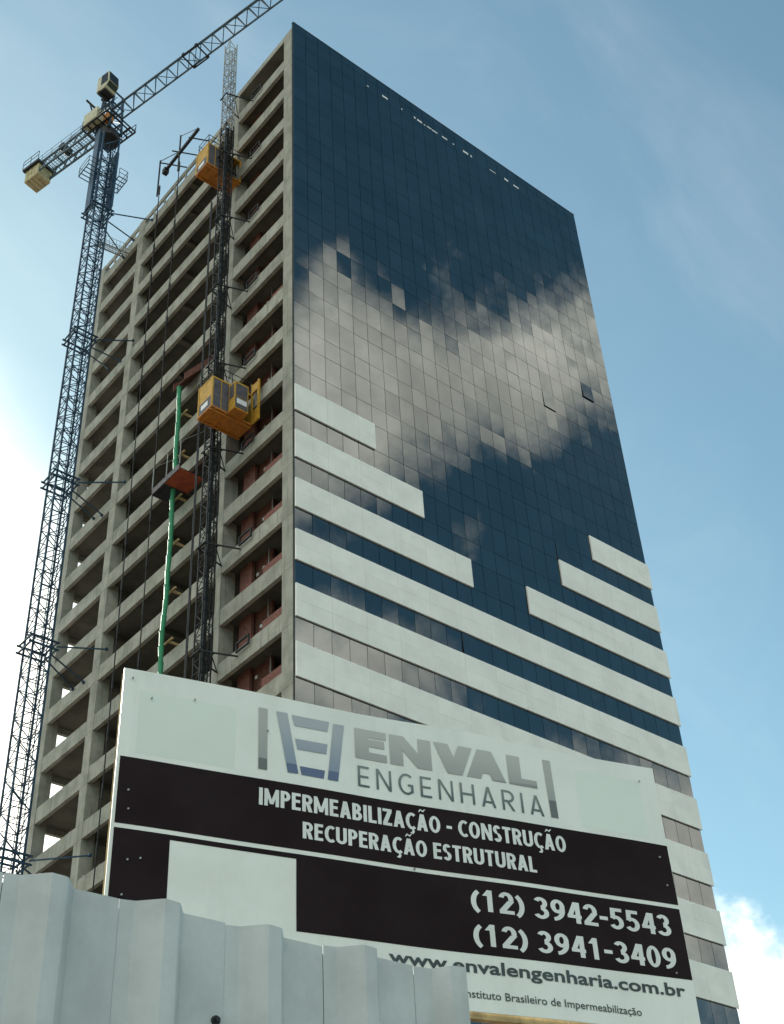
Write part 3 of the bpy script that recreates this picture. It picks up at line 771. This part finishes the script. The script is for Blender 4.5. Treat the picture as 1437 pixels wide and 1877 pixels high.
def caps(body, s0, s1, zb, zt, material, t=.2, h=.165, gap=.085):
    x = 0; items = []; prev = ''
    for ch in body:
        w, P = glyph(ch, t, h)
        if prev+ch in ('VA',): x -= .17
        items.append((x, P)); x += w+gap; prev = ch
    x -= gap; kx = (s1-s0)/x; kz = zt-zb; n = 0
    for (gx, P) in items:
        if not P: continue
        mb = MB()
        for p in P:
            n += 1
            mb.add([S(s0+(gx+a)*kx, zb+b*kz, dz+.0015+.0001*(n % 9)) for a, b in p], [tuple(range(len(p)))])
        o = mb.build('letter', material, bb)
        fl = [q.index for q in o.data.polygons if q.normal.dot(sn) < 0]
        if fl:
            import bmesh
            bm = bmesh.new(); bm.from_mesh(o.data); bm.faces.ensure_lookup_table()
            bmesh.ops.reverse_faces(bm, faces=[bm.faces[i] for i in fl]); bm.to_mesh(o.data); bm.free()
caps('ENVAL', 1.692, 3.156, 6.285, 6.526, 'print_name', .215, .25, .05)
caps('ENGENHARIA', 1.705, 3.185, 6.063, 6.225, 'print_dark', .105, .10, .30)
caps('IMPERMEABILIZAÇÃO - CONSTRUÇÃO', .976, 3.332, 5.800, 5.925, 'letter_white', .205, .17)
caps('RECUPERAÇÃO ESTRUTURAL', 1.287, 3.060, 5.606, 5.725, 'letter_white', .205, .17)
caps('(12) 3942-5543', 2.513, 4.127, 5.270, 5.424, 'letter_white', .185, .16)
caps('(12) 3941-3409', 2.511, 4.124, 5.028, 5.180, 'letter_white', .185, .16)
text('www.envalengenharia.com.br', 1.88, 4.155, 4.838, 4.926, 'letter_dark', .022)
text('Instituto Brasileiro de Impermeabilização', 2.405, 3.761, 4.672, 4.724, 'letter_dark', .006)['kind'] = 'stuff'

# ------------------------------------------------------------------ sheet metal fence in the foreground
fence = empty('sheet_fence', (-32, -42.8, 0), 'pale grey corrugated sheet metal site fence in front of the billboard', 'fence')
PER = .2165; SL = -.052
prof = [(.0,-.003),(.026,-.009),(.031,-.012),(.062,-.041),(.067,-.0445),(.090,-.0425),(.096,-.041),(.100,-.038),(.124,-.007),(.128,-.0045),(.135,-.004),(.2150,-.004)]
FT = 2.6
for k in range(-16, 4):
    x0 = .158 + PER*k
    mb = MB(); vs = []; fs = []
    w = rng.uniform(-.0006,.0006); nz = 6; zt = FT + rng.uniform(-.002,.002)
    lean = rng.uniform(-.001,.001)
    P_ = prof if k < 3 else [(.0,-.004),(.04,-.012),(.062,-.044),(.080,-.050),(.096,-.050)]
    for j in range(nz+1):
        z = .1 + (zt-.1)*j/nz
        for (px_, py_) in P_:
            x = x0+px_; vs.append((x, py_+SL*(x-.1)+w+lean*(z/FT), z))
    n = len(P_)
    for j in range(nz):
        for i in range(n-1): fs.append((j*n+i, j*n+i+1, (j+1)*n+i+1, (j+1)*n+i))
    mb.add(vs, fs); o = mb.build('corrugated_sheet', 'fence_sheet', fence)
    s_ = o.modifiers.new('thick','SOLIDIFY'); s_.thickness = .0015; s_.offset = 1
for k in range(-16, 4):
    x0 = .158 + PER*k; yy = SL*(x0-.1)
    MB().box(x0-.012, x0+.010, yy+.004, yy+.007, .1, FT-.012).build('lap_shadow', 'joint', fence)  # dark strip behind each seam, standing in for the shadow at the lap
for z in (.6, 1.7): MB().box(-3.6, 1.0, .03, .09, z, z+.06).build('rail', 'wood', fence)
for x in (-3, -1.4, .3): MB().box(x, x+.08, .1, .18, 0, 2.3).build('post', 'wood', fence)

bl = MB(); bl.tube((.3585, -.017, 2.42), (.3585, -.0235, 2.42), .0085, n=14); bl.tube((.3585, -.0235, 2.42), (.3585, -.030, 2.42), .0055, .0045, n=8)
bl.build('bolt', 'dark_steel', fence)
scn.cycles.max_bounces = 6; scn.cycles.diffuse_bounces = 3
